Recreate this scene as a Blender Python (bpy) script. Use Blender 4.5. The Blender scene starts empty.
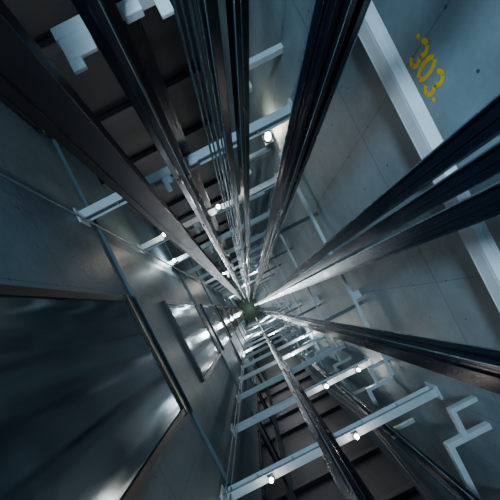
import bpy, math, random
from mathutils import Vector
random.seed(4)
H=42.0; F=280.0
XL,XR=-1.12,1.30
YD=1.6; YE=4.7
sc=bpy.context.scene
# ---------------- materials
def new_mat(name):
    m=bpy.data.materials.new(name); m.use_nodes=True
    nt=m.node_tree; b=nt.nodes['Principled BSDF']; return m,nt,b
def metal(name,col,rough=.35,met=.8,noise=.05,scale=(3,3,1.5),bump=0,bscale=(2.2,2.2,2.2)):
    m,nt,b=new_mat(name)
    tc=nt.nodes.new('ShaderNodeTexCoord'); mp=nt.nodes.new('ShaderNodeMapping'); mp.inputs['Scale'].default_value=scale
    n=nt.nodes.new('ShaderNodeTexNoise'); n.inputs['Scale'].default_value=3; n.inputs['Detail'].default_value=4
    nt.links.new(tc.outputs['Object'],mp.inputs[0]); nt.links.new(mp.outputs[0],n.inputs['Vector'])
    mr=nt.nodes.new('ShaderNodeMapRange'); mr.inputs[1].default_value=.3; mr.inputs[2].default_value=.7
    mr.inputs[3].default_value=max(.05,rough-noise); mr.inputs[4].default_value=rough+noise
    nt.links.new(n.outputs[0],mr.inputs[0]); nt.links.new(mr.outputs[0],b.inputs['Roughness'])
    mx=nt.nodes.new('ShaderNodeMix'); mx.data_type='RGBA'
    mx.inputs[6].default_value=(*[c*.8 for c in col],1); mx.inputs[7].default_value=(*[min(1,c*1.15) for c in col],1)
    nt.links.new(n.outputs[0],mx.inputs[0]); nt.links.new(mx.outputs[2],b.inputs['Base Color'])
    b.inputs['Metallic'].default_value=met
    if bump:
        bp=nt.nodes.new('ShaderNodeBump'); bp.inputs['Strength'].default_value=bump; bp.inputs['Distance'].default_value=.02
        m2=nt.nodes.new('ShaderNodeMapping'); m2.inputs['Scale'].default_value=bscale
        n3=nt.nodes.new('ShaderNodeTexNoise'); n3.inputs['Scale'].default_value=1; n3.inputs['Detail'].default_value=0
        nt.links.new(tc.outputs['Object'],m2.inputs[0]); nt.links.new(m2.outputs[0],n3.inputs['Vector']); nt.links.new(n3.outputs[0],bp.inputs['Height']); nt.links.new(bp.outputs[0],b.inputs['Normal'])
    return m
def concrete(name,ax,col):
    m,nt,b=new_mat(name); N=nt.nodes.new; L=nt.links.new
    tc=N('ShaderNodeTexCoord'); sp=N('ShaderNodeSeparateXYZ'); L(tc.outputs['Object'],sp.inputs[0])
    def math_(op,a,bv=None,c=None):
        n=N('ShaderNodeMath'); n.operation=op
        for i,v in enumerate((a,bv,c)):
            if v is None: continue
            if isinstance(v,(int,float)): n.inputs[i].default_value=v
            else: L(v,n.inputs[i])
        return n.outputs[0]
    h=sp.outputs[ax]; z=sp.outputs[2]
    fu=math_('FRACT',math_('DIVIDE',math_('ADD',h,50.0+.25),.6)); fv=math_('FRACT',math_('DIVIDE',math_('ADD',z,.35),1.55))
    du=math_('ABSOLUTE',math_('SUBTRACT',fu,.5)); dv=math_('ABSOLUTE',math_('SUBTRACT',fv,.5))
    lu=math_('GREATER_THAN',du,.494); lv=math_('GREATER_THAN',dv,.4965)
    lines=math_('MAXIMUM',lu,lv)
    gu=math_('MULTIPLY',math_('SUBTRACT',math_('FRACT',math_('DIVIDE',math_('ADD',h,50.1),.3)),.5),.3)
    gv=math_('MULTIPLY',math_('SUBTRACT',math_('FRACT',math_('DIVIDE',z,.387)),.5),.387)
    r2=math_('ADD',math_('MULTIPLY',gu,gu),math_('MULTIPLY',gv,gv))
    dots=math_('LESS_THAN',r2,.00006)
    marks=math_('MAXIMUM',math_('MULTIPLY',lines,.4),math_('MULTIPLY',dots,.85))
    n=N('ShaderNodeTexNoise'); n.inputs['Scale'].default_value=1.6; n.inputs['Detail'].default_value=9; n.inputs['Roughness'].default_value=.65
    L(tc.outputs['Object'],n.inputs['Vector'])
    n2=N('ShaderNodeTexNoise'); n2.inputs['Scale'].default_value=22; n2.inputs['Detail'].default_value=5
    L(tc.outputs['Object'],n2.inputs['Vector'])
    cr=N('ShaderNodeValToRGB'); cr.color_ramp.elements[0].position=.3; cr.color_ramp.elements[1].position=.72
    cr.color_ramp.elements[0].color=(*[c*.62 for c in col],1); cr.color_ramp.elements[1].color=(*[c*1.18 for c in col],1)
    L(n.outputs[0],cr.inputs[0])
    mx=N('ShaderNodeMix'); mx.data_type='RGBA'; L(marks,mx.inputs[0]); L(cr.outputs[0],mx.inputs[6]); mx.inputs[7].default_value=(.01,.015,.02,1)
    L(mx.outputs[2],b.inputs['Base Color']); b.inputs['Roughness'].default_value=.5
    bp=N('ShaderNodeBump'); bp.inputs['Strength'].default_value=.35; bp.inputs['Distance'].default_value=.01
    L(math_('SUBTRACT',n2.outputs[0],marks),bp.inputs['Height']); L(bp.outputs[0],b.inputs['Normal'])
    return m
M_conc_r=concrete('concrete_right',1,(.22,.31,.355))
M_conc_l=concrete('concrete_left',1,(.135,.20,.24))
M_conc_y=concrete('concrete_end',0,(.008,.011,.015))  # near-black colour carries the darkness of the unlit neighbouring bays
M_rail=metal('dark_rail_steel',(.008,.016,.030),.24,.4)
M_edge=metal('rail_edge_highlight',(.30,.44,.56),.25,.7)  # pale strip colour stands in for light caught along rail edges
M_white=metal('painted_white_steel',(.50,.58,.63),.45,.0,.05)
M_white2=metal('painted_bright_steel',(.78,.84,.88),.45,.0,.05)
M_grey=metal('painted_grey_steel',(.10,.145,.175),.45,.2)
M_dgrey=metal('shade_toned_steel',(.03,.034,.04),.5,.2)  # grey steel darkened in colour to match the shade of the end bays
M_rope=metal('wire_rope_steel',(.09,.15,.21),.25,.8)
M_door=metal('brushed_door_steel',(.17,.225,.265),.14,.95,.03,(1,4,1),.16,(1,9,.9))
M_frame=metal('black_frame_paint',(.003,.006,.011),.45,.1)
M_brass=metal('sill_brass',(.20,.14,.09),.35,.8)
M_floor=metal('pit_floor_glow_tint',(.09,.14,.11),.5,.0)  # green glow at the shaft bottom is put into the floor colour
M_black=metal('cable_sheath',(.06,.07,.08),.4,0)
M_yel,nt,b=new_mat('yellow_stencil_paint'); b.inputs['Base Color'].default_value=(.9,.50,.005,1); b.inputs['Roughness'].default_value=.6
def emi(name,col,s):
    m,nt,b=new_mat(name); b.inputs['Emission Color'].default_value=(*col,1); b.inputs['Emission Strength'].default_value=s; b.inputs['Base Color'].default_value=(.8,.8,.8,1); return m
M_warm=emi('lamp_glass_warm',(1,.76,.48),140)
# ---------------- mesh helpers
class MB:
    def __init__(s): s.v=[];s.f=[];s.mi=[];s.mats=[]
    def m(s,mat):
        if mat not in s.mats: s.mats.append(mat)
        return s.mats.index(mat)
    def box(s,x0,x1,y0,y1,z0,z1,mat):
        i=len(s.v); s.v+=[(x,y,z) for z in (z0,z1) for x,y in ((x0,y0),(x1,y0),(x1,y1),(x0,y1))]
        for f in ((0,3,2,1),(4,5,6,7),(0,1,5,4),(1,2,6,5),(2,3,7,6),(3,0,4,7)):
            s.f.append([i+k for k in f]); s.mi.append(s.m(mat))
    def prism(s,pts,z0,z1,mat):
        i=len(s.v); n=len(pts)
        s.v+=[(p[0],p[1],z0) for p in pts]+[(p[0],p[1],z1) for p in pts]
        for k in range(n):
            s.f.append([i+k,i+(k+1)%n,i+n+(k+1)%n,i+n+k]); s.mi.append(s.m(mat))
        s.f.append([i+k for k in range(n)][::-1]); s.mi.append(s.m(mat))
        s.f.append([i+n+k for k in range(n)]); s.mi.append(s.m(mat))
    def tube(s,path,r,mat,n=8):
        rings=[]
        for j,p in enumerate(path):
            p=Vector(p); a=Vector(path[max(0,j-1)]); c=Vector(path[min(len(path)-1,j+1)])
            d=(c-a).normalized(); u=d.orthogonal().normalized() if abs(d.z)<.9 else (Vector((1,0,0))-d*d.x).normalized(); w=d.cross(u)
            i=len(s.v); rings.append(i)
            for k in range(n):
                t=2*math.pi*k/n; s.v.append(tuple(p+u*r*math.cos(t)+w*r*math.sin(t)))
        for a,c in zip(rings,rings[1:]):
            for k in range(n):
                s.f.append([a+k,a+(k+1)%n,c+(k+1)%n,c+k]); s.mi.append(s.m(mat))
        s.f.append([rings[0]+k for k in range(n)][::-1]); s.mi.append(s.m(mat))
        s.f.append([rings[-1]+k for k in range(n)]); s.mi.append(s.m(mat))
    def mesh(s,name):
        me=bpy.data.meshes.new(name); me.from_pydata(s.v,[],s.f)
        for m in s.mats: me.materials.append(m)
        me.polygons.foreach_set('material_index',s.mi)
        import bmesh
        bm=bmesh.new(); bm.from_mesh(me); bmesh.ops.recalc_face_normals(bm,faces=bm.faces); bm.to_mesh(me); bm.free()
        return me
def obj(name,me,loc=(0,0,0),bev=0,rot=0,scale=(1,1,1)):
    if isinstance(me,MB): me=me.mesh(name)
    o=bpy.data.objects.new(name,me); sc.collection.objects.link(o); o.location=loc; o.rotation_euler=(0,0,rot); o.scale=scale
    if bev:
        md=o.modifiers.new('bev','BEVEL'); md.width=bev; md.segments=2; md.limit_method='ANGLE'; md.harden_normals=False
    return o
TOP=44.5
E=.002
# ---------------- shell
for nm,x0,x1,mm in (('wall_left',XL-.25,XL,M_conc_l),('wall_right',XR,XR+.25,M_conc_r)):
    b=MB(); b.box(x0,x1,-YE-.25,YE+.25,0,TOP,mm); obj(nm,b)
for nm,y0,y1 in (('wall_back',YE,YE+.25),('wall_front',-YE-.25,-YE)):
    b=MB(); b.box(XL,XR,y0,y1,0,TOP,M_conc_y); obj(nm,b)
b=MB(); b.box(XL-.25,XR+.25,-YE-.25,YE+.25,-.3,0,M_floor); obj('floor',b)
# ---------------- divider beams (I section) along X
def ibeam_x(x0,x1,w,h,t,mat):
    b=MB(); b.box(x0,x1,-w/2,w/2,-t,0,mat); b.box(x0,x1,-w/2,w/2,-h,-h+t,mat); b.box(x0,x1,-t/2,t/2,-h+t,-t,mat)
    for x in (x0,x1-.02): b.box(x,x+.02,-w*.9,w*.9,-h-.03,.03,mat)
    n=6
    for k in range(1,n):
        x=x0+(x1-x0)*k/n; b.box(x-.005,x+.005,-w/2+.004,w/2-.004,-h+t,-t,mat)
    return b.mesh('divider_beam')
beam_me=ibeam_x(XL+E,XR-E,.085,.12,.012,M_white)
levels=[2.8]+[2.8+1.55*k for k in range(1,25)]
for D in levels:
    for s in (1,-1):
        obj('divider_beam',beam_me,(0,s*YD,H-D),.003)
# end-wall channels
b=MB(); b.box(XL+E,XR-E,-.05,.05,-.012,0,M_dgrey); b.box(XL+E,XR-E,-.05,-.038,-.14,-.012,M_dgrey); b.box(XL+E,XR-E,-.05,.05,-.152,-.14,M_dgrey)
endbeam=b.mesh('steel_channel')
for k in range(10):
    D=2.4+1.55*k
    obj('steel_channel',endbeam,(0,YE-.06,H-D),.003)
    obj('steel_channel',endbeam,(0,-YE+.06,H-D),.003,math.pi).location.x=XL+XR
# ---------------- tie beams along right wall (Y direction)
def tie_mesh(x0,x1,h,mt):
    b=MB()
    b.box(x0,x1,-YD+.06,YD-.06,-.012,0,mt); b.box(x0,x0+.012,-YD+.06,YD-.06,-h,-.012,mt); b.box(x0,x1,-YD+.06,YD-.06,-h-.012,-h,mt); b.box(x0+(x1-x0)*.55,x0+(x1-x0)*.55+.006,-YD+.06,YD-.06,-.0005,.006,mt)
    for y in (-1.3,1.3,-.45): b.box(x1,XR-E,y-.05,y+.05,-h,-.005,mt)
    return b.mesh('tie_beam')
t1=tie_mesh(1.155,1.225,.08,M_white2); t2=tie_mesh(1.18,1.215,.04,M_white)
for k in range(18): obj('tie_beam',t1 if k==0 else t2,(0,0,H-1.38-2.07*k),.003)
# ---------------- left wall ledges
b=MB(); b.box(XL+E,XL+.04,-YE+.1,YE-.1,-.008,0,M_grey); b.box(XL+E,XL+.008,-YE+.1,YE-.1,-.07,-.008,M_grey)
led=b.mesh('steel_angle')
for k in range(12): obj('steel_angle',led,(0,0,H-3.12-3.1*k-(.4 if k else 0)),.002)
# ---------------- landing doors (sill at z=0)
X=XL+E
b=MB()
b.box(X,X+.05,-.66,-.60,-.05,2.2,M_frame); b.box(X,X+.05,.62,.68,-.05,2.2,M_frame)
b.box(X+.012,X+.035,-.60,.62,.03,2.12,M_door)
b.box(X,X+.045,-.68,.70,-.02,0.02,M_frame)
b.box(X+.045,X+.06,-.68,.70,-.03,-.015,M_brass); b.box(X,X+.04,-.64,.66,-.10,-.03,M_brass)
b.box(X,X+.045,-.66,.67,2.2,2.25,M_frame); b.box(X+.045,X+.05,-.6,.6,2.21,2.23,M_grey)
door=b.mesh('landing_door')
for k in range(13):
    z=H-2.85-3.1*k-(.4 if k else 0)
    if z<0.2: break
    for y in (0,3.25,-3.25): obj('landing_door',door,(0,y,z),.003)
# ---------------- guide rails : T-section
def trail(name,cx,cy,rot,base_w=.15,base_t=.02,blade=.09,bt=.035,mat=M_rail,clips=True):
    b=MB(); h=base_w/2; q=bt/2
    pts=[(-h,0),(h,0),(h,base_t),(q+.012,base_t+.008),(q,base_t+.02),(q,base_t+blade*.45),(q*1.0,base_t+blade),(-q,base_t+blade),(-q,base_t+blade*.45),(-q,base_t+.02),(-q-.012,base_t+.008),(-h,base_t)]
    b.prism(pts,0.05,TOP,mat)
    b.box(-q+.003,-q+.009,base_t+blade,base_t+blade+.003,.05,TOP,M_edge)
    if clips:
        for z in [H-D-.1 for D in levels]:
            for x in (-h*.7,h*.7): b.box(x-.012,x+.012,base_t,base_t+.014,z-.03,z+.03,M_grey)
    return obj(name,b,(cx,cy,0),.002,rot)
trail('car_guide_rail',.075,-1.54,0,.17,.03,.12,.05)
trail('car_guide_rail',.0,1.54,math.pi,.17,.03,.12,.05)
# cable duct
b=MB(); x0,x1,y0,y1=-.45,-.26,1.10,1.24
b.box(x0,x1,y0,y0+.012,.05,TOP,M_frame); b.box(x0,x0+.012,y0+.012,y1,.05,TOP,M_frame); b.box(x1-.012,x1,y0+.012,y1,.05,TOP,M_frame)
b.box(x0+.05,x0+.056,y0-.01,y0,.05,TOP,M_rail); b.box(x1-.003,x1,y0-.003,y0,.05,TOP,M_rope); obj('cable_duct',b,bev=.002)  # thin rope-steel strip paints a light line on the duct edge
# hoist ropes
b=MB()
for x,r in ((.185,.006),(.205,.005),(.228,.008),(.25,.005)): b.tube([(x,.8,.3),(x,.8,TOP)],r,M_rope,10)
obj('hoist_ropes',b)
b=MB(); b.box(.265,.30,.78,.82,.05,TOP,M_rail); b.box(.261,.265,.778,.786,.05,TOP,M_edge); obj('compensation_rail',b,bev=.002)
b=MB(); b.box(.35,.395,.78,.85,.05,TOP,M_rail); b.box(.346,.35,.778,.786,.05,TOP,M_edge); b.box(.365,.37,.774,.78,.05,TOP,M_rope); obj('compensation_rail',b,bev=.002)
# big guide rail
b=MB(); b.box(.575,.69,.625,.645,.05,TOP,M_rail); b.box(.57,.59,.645,.705,.05,TOP,M_rail); b.box(.61,.635,.608,.625,.05,TOP,M_rail); b.box(.665,.69,.612,.625,.05,TOP,M_rail); b.box(.56,.57,.655,.675,.05,TOP,M_rail)
b.box(.564,.57,.697,.705,.05,TOP,M_edge); b.box(.61,.613,.605,.608,.05,TOP,M_edge); b.box(.687,.69,.609,.612,.05,TOP,M_edge)
obj('counterweight_guide_rail',b,bev=.0015)
# triple rails
for (y0,y1) in ((.105,.18),(.018,.088),(-.085,.0)):
    b=MB(); b.box(.75,.77,y0,y1,.05,TOP,M_rail); b.box(.73,.75,y0,y0+.012,.05,TOP,M_rail); b.box(.735,.75,y1-.01,y1,.05,TOP,M_rail); b.box(.742,.75,(y0+y1)/2-.006,(y0+y1)/2+.006,.05,TOP,M_rail)
    b.box(.731,.735,y1-.005,y1,.05,TOP,M_edge); b.box(.727,.73,y0,y0+.003,.05,TOP,M_rope)  # both pale strips imitate the light lines along each rail
    obj('counterweight_guide_rail',b,bev=.001)
b=MB(); b.box(.60,.68,-.525,-.505,.05,TOP,M_rail); b.box(.60,.62,-.625,-.525,.05,TOP,M_rail); b.box(.59,.60,-.565,-.545,.05,TOP,M_rail); b.box(.63,.645,-.505,-.495,.05,TOP,M_rail)
b.box(.597,.60,-.511,-.505,.05,TOP,M_edge); b.box(.675,.68,-.505,-.502,.05,TOP,M_edge)
obj('counterweight_guide_rail',b,bev=.0015)
for y in (1.52,-1.52):
    b=MB()
    for k,x in enumerate((XL+.07,XL+.10)): b.tube([(x,y-.05*(k),.1),(x,y-.05*k,TOP)],.009,M_grey,8)
    obj('wall_conduit',b)
trail('car_guide_rail',.0,YE-.14,math.pi,.16)
trail('car_guide_rail',.0,-YE+.14,0,.16)
trail('car_guide_rail',.1,1.66,0,.16)
trail('car_guide_rail',.1,-1.66,math.pi,.16)
trail('car_guide_rail',.75,-1.9,0,.1)
trail('car_guide_rail',.72,2.1,math.pi,.1)
# ---------------- stepped brackets
XX=XR-E
def stepped(mt):
    b=MB()
    b.box(.91,XX,-1.75,-1.70,-.05,0,mt); b.box(.91,.96,-2.35,-1.75,-.05,0,mt)
    b.box(1.06,XX,-1.50,-1.46,-.05,0,mt); b.box(1.06,1.10,-1.70,-1.50,-.05,0,mt)
    b.box(.91,XX,-2.40,-2.35,-.05,0,mt)
    return b.mesh('stepped_bracket')
br=stepped(M_white)
for k in range(14): obj('stepped_bracket',br,(0,0,H-2.25-1.55*k),.003)
b=MB()
b.box(.85,XX,1.90,1.95,-.06,0,M_white); b.box(.85,.90,1.72,1.90,-.06,0,M_white)
br2=b.mesh('rail_bracket')
for k in range(12): obj('rail_bracket',br2,(0,0,H-2.45-1.55*k),.003)
b=MB(); W=M_white2; b.box(-.26,.34,.03,.10,-.06,0,W); b.box(-.25,-.09,-.09,.03,-.02,0,W); b.box(-.25,-.18,-.15,-.09,-.02,0,W); b.box(.1,.2,-.03,.03,-.03,0.01,W); b.box(.27,.34,-.10,.03,-.02,0,W)
obj('rail_clip',b,(0,YD,H-1.4),.004)
b=MB(); b.box(-.20,-.11,-.12,-.05,.0,.02,M_white); b.box(-.20,-.15,-.20,-.12,.0,.02,M_white); b.box(.11,.2,-.06,-.0,.0,.025,M_white)
clip=b.mesh('rail_clip')
for D in levels[:12]: obj('rail_clip',clip,(0,YD-.01,H-D+.005),.003)
b=MB()
for y0,y1 in ((.66,.70),(.13,.16),(-.06,-.03),(-.60,-.56)): b.box(.772 if abs(y0)<.3 else .692,XX,y0,y1,-.04,0,M_grey)
lb=b.mesh('rail_stand_off')
for k in range(1,16): obj('rail_stand_off',lb,(0,0,H-1.45-2.07*k),.002)
b=MB()
for j,(x,y) in enumerate(((.82,-2.75),(.87,-2.82),(.93,-2.88),(.98,-2.95))):
    b.tube([(x+.10*math.sin(z*.9+j*.25),y+.09*math.cos(z*.8+j*.3),z) for z in [H+1-.25*i for i in range(60)]],.010,M_black,8)
obj('travelling_cables',b)
# ---------------- 303 stencil
S=.76
def strip(b,pts,w,cx,cz):
    L=[];R=[]
    for j,p in enumerate(pts):
        a=Vector(pts[max(0,j-1)]); c=Vector(pts[min(len(pts)-1,j+1)]); d=(c-a).normalized(); n=Vector((-d.y,d.x))*w/2
        L.append(Vector(p)+n); R.append(Vector(p)-n)
    i=len(b.v)
    for l,r in zip(L,R):
        for q in (l,r): b.v.append((XR-.002,cx-q.x*S,cz+q.y*.85))
    for j in range(len(pts)-1):
        b.f.append([i+2*j,i+2*j+1,i+2*j+3,i+2*j+2]); b.mi.append(b.m(M_yel))
def arc(cx,cy,rx,ry,a0,a1,n=10): return [(cx+rx*math.cos(math.radians(a0+(a1-a0)*t/n)),cy+ry*math.sin(math.radians(a0+(a1-a0)*t/n))) for t in range(n+1)]
b=MB(); cz=H-1.368; cy=.65; w=.028
for cx in (-.105,.105):
    for sy,rng in ((.036,((160,75),(65,-70))),(-.036,((70,-65),(-75,-160)))):
        for a0,a1 in rng: strip(b,arc(cx,sy,.034,.034,a0,a1),w,cy,cz)
for a0,a1 in ((80,-80),(100,260)): strip(b,arc(0,0,.036,.070,a0,a1),w,cy,cz)
for u in (-.18,.18): strip(b,[(u-.013,-.045 if u>0 else .045),(u+.013,-.045 if u>0 else .045)],.024,cy,cz)
obj('floor_number_stencil',b)
# ---------------- lamps
b=MB()
b.box(-.03,.03,-.03,.03,0,.025,M_grey)
b.tube([(0,0,.025),(0,0,.04)],.026,M_grey,16)
b.tube([(0,0,.04),(0,0,.05),(0,0,.062),(0,0,.07)],.016,M_warm,12)
for k in range(4):
    t=k*math.pi/2+.4; b.tube([(.023*math.cos(t),.023*math.sin(t),.035),(.023*math.cos(t),.023*math.sin(t),.07),(.006*math.cos(t),.006*math.sin(t),.085)],.002,M_grey,5)
lamp=b.mesh('bulkhead_lamp')
def point(n,x,y,z,e,col,r=.03):
    l=bpy.data.lights.new(n,'POINT'); l.energy=e; l.color=col; l.shadow_soft_size=r
    o=bpy.data.objects.new(n,l); sc.collection.objects.link(o); o.location=(x,y,z)
def add_lamp(x,y,z,e,col=(1,.93,.84),s=1.0):
    obj('bulkhead_lamp',lamp,(x,y,z)).scale=(s,s,s); point('lamp_light',x,y,z+.14*s,e,col)
add_lamp(XR-.10,1.85,H-3.68,5,(1,.84,.62),2.0)
for (x,y,D,e,s) in ((.27,1.6,4.35,4,1.4),(-.66,1.6,4.35,3,1.2),(-.58,-1.6,2.8,1,1),(.36,-1.6,2.8,1.6,1),(1.05,-1.6,4.35,3,1.2),(.5,-1.6,4.35,3.5,1.3)):
    add_lamp(x,y,H-D+.002,e,s=s)
for i,D in enumerate(levels[2:17]):
    s=(1,-1,-1)[i%3]; x=(-.95,.45,1.1,-.3)[i%4]
    add_lamp(x,s*YD,H-D+.002,7+D*1.6,(1,.95,.87) if i%2 else (.78,.93,1),1.4)
def area(name,loc,rot,size,e,col):
    l=bpy.data.lights.new(name,'AREA'); l.shape='DISK'; l.size=size; l.energy=e; l.color=col
    o=bpy.data.objects.new(name,l); sc.collection.objects.link(o); o.location=loc; o.rotation_euler=rot; return o
area('fill_light_top',(-.5,.5,44.2),(0,math.radians(-22),0),.5,165,(.53,.81,1))  # added fill above the camera, brightens the near walls; no fixture there
area('fill_light_bay',(.3,2.6,44.2),(0,math.radians(25),0),.4,14,(.5,.8,1))  # added weak fill over the neighbouring bay, not an existing lamp
for D,e in ((5.3,4),(7.6,18),(12,36),(18,60),(27,90)):
    point('landing_light',-.75,-.1,H-D,e,(.88,.96,1),.08)
point('pit_light',0,0,2,60,(.8,1,.88),.2)
w=bpy.data.worlds.new('w'); sc.world=w; w.use_nodes=True; w.node_tree.nodes['Background'].inputs[0].default_value=(.35,.6,.85,1); w.node_tree.nodes['Background'].inputs[1].default_value=.025
# ---------------- camera
cam=bpy.data.cameras.new('camera'); co=bpy.data.objects.new('camera',cam); sc.collection.objects.link(co)
co.location=(0,0,H); co.rotation_euler=(0,0,math.radians(-27)); cam.sensor_width=36; cam.lens=F/500*36; cam.shift_y=.116; cam.clip_start=.02; cam.clip_end=200
sc.camera=co
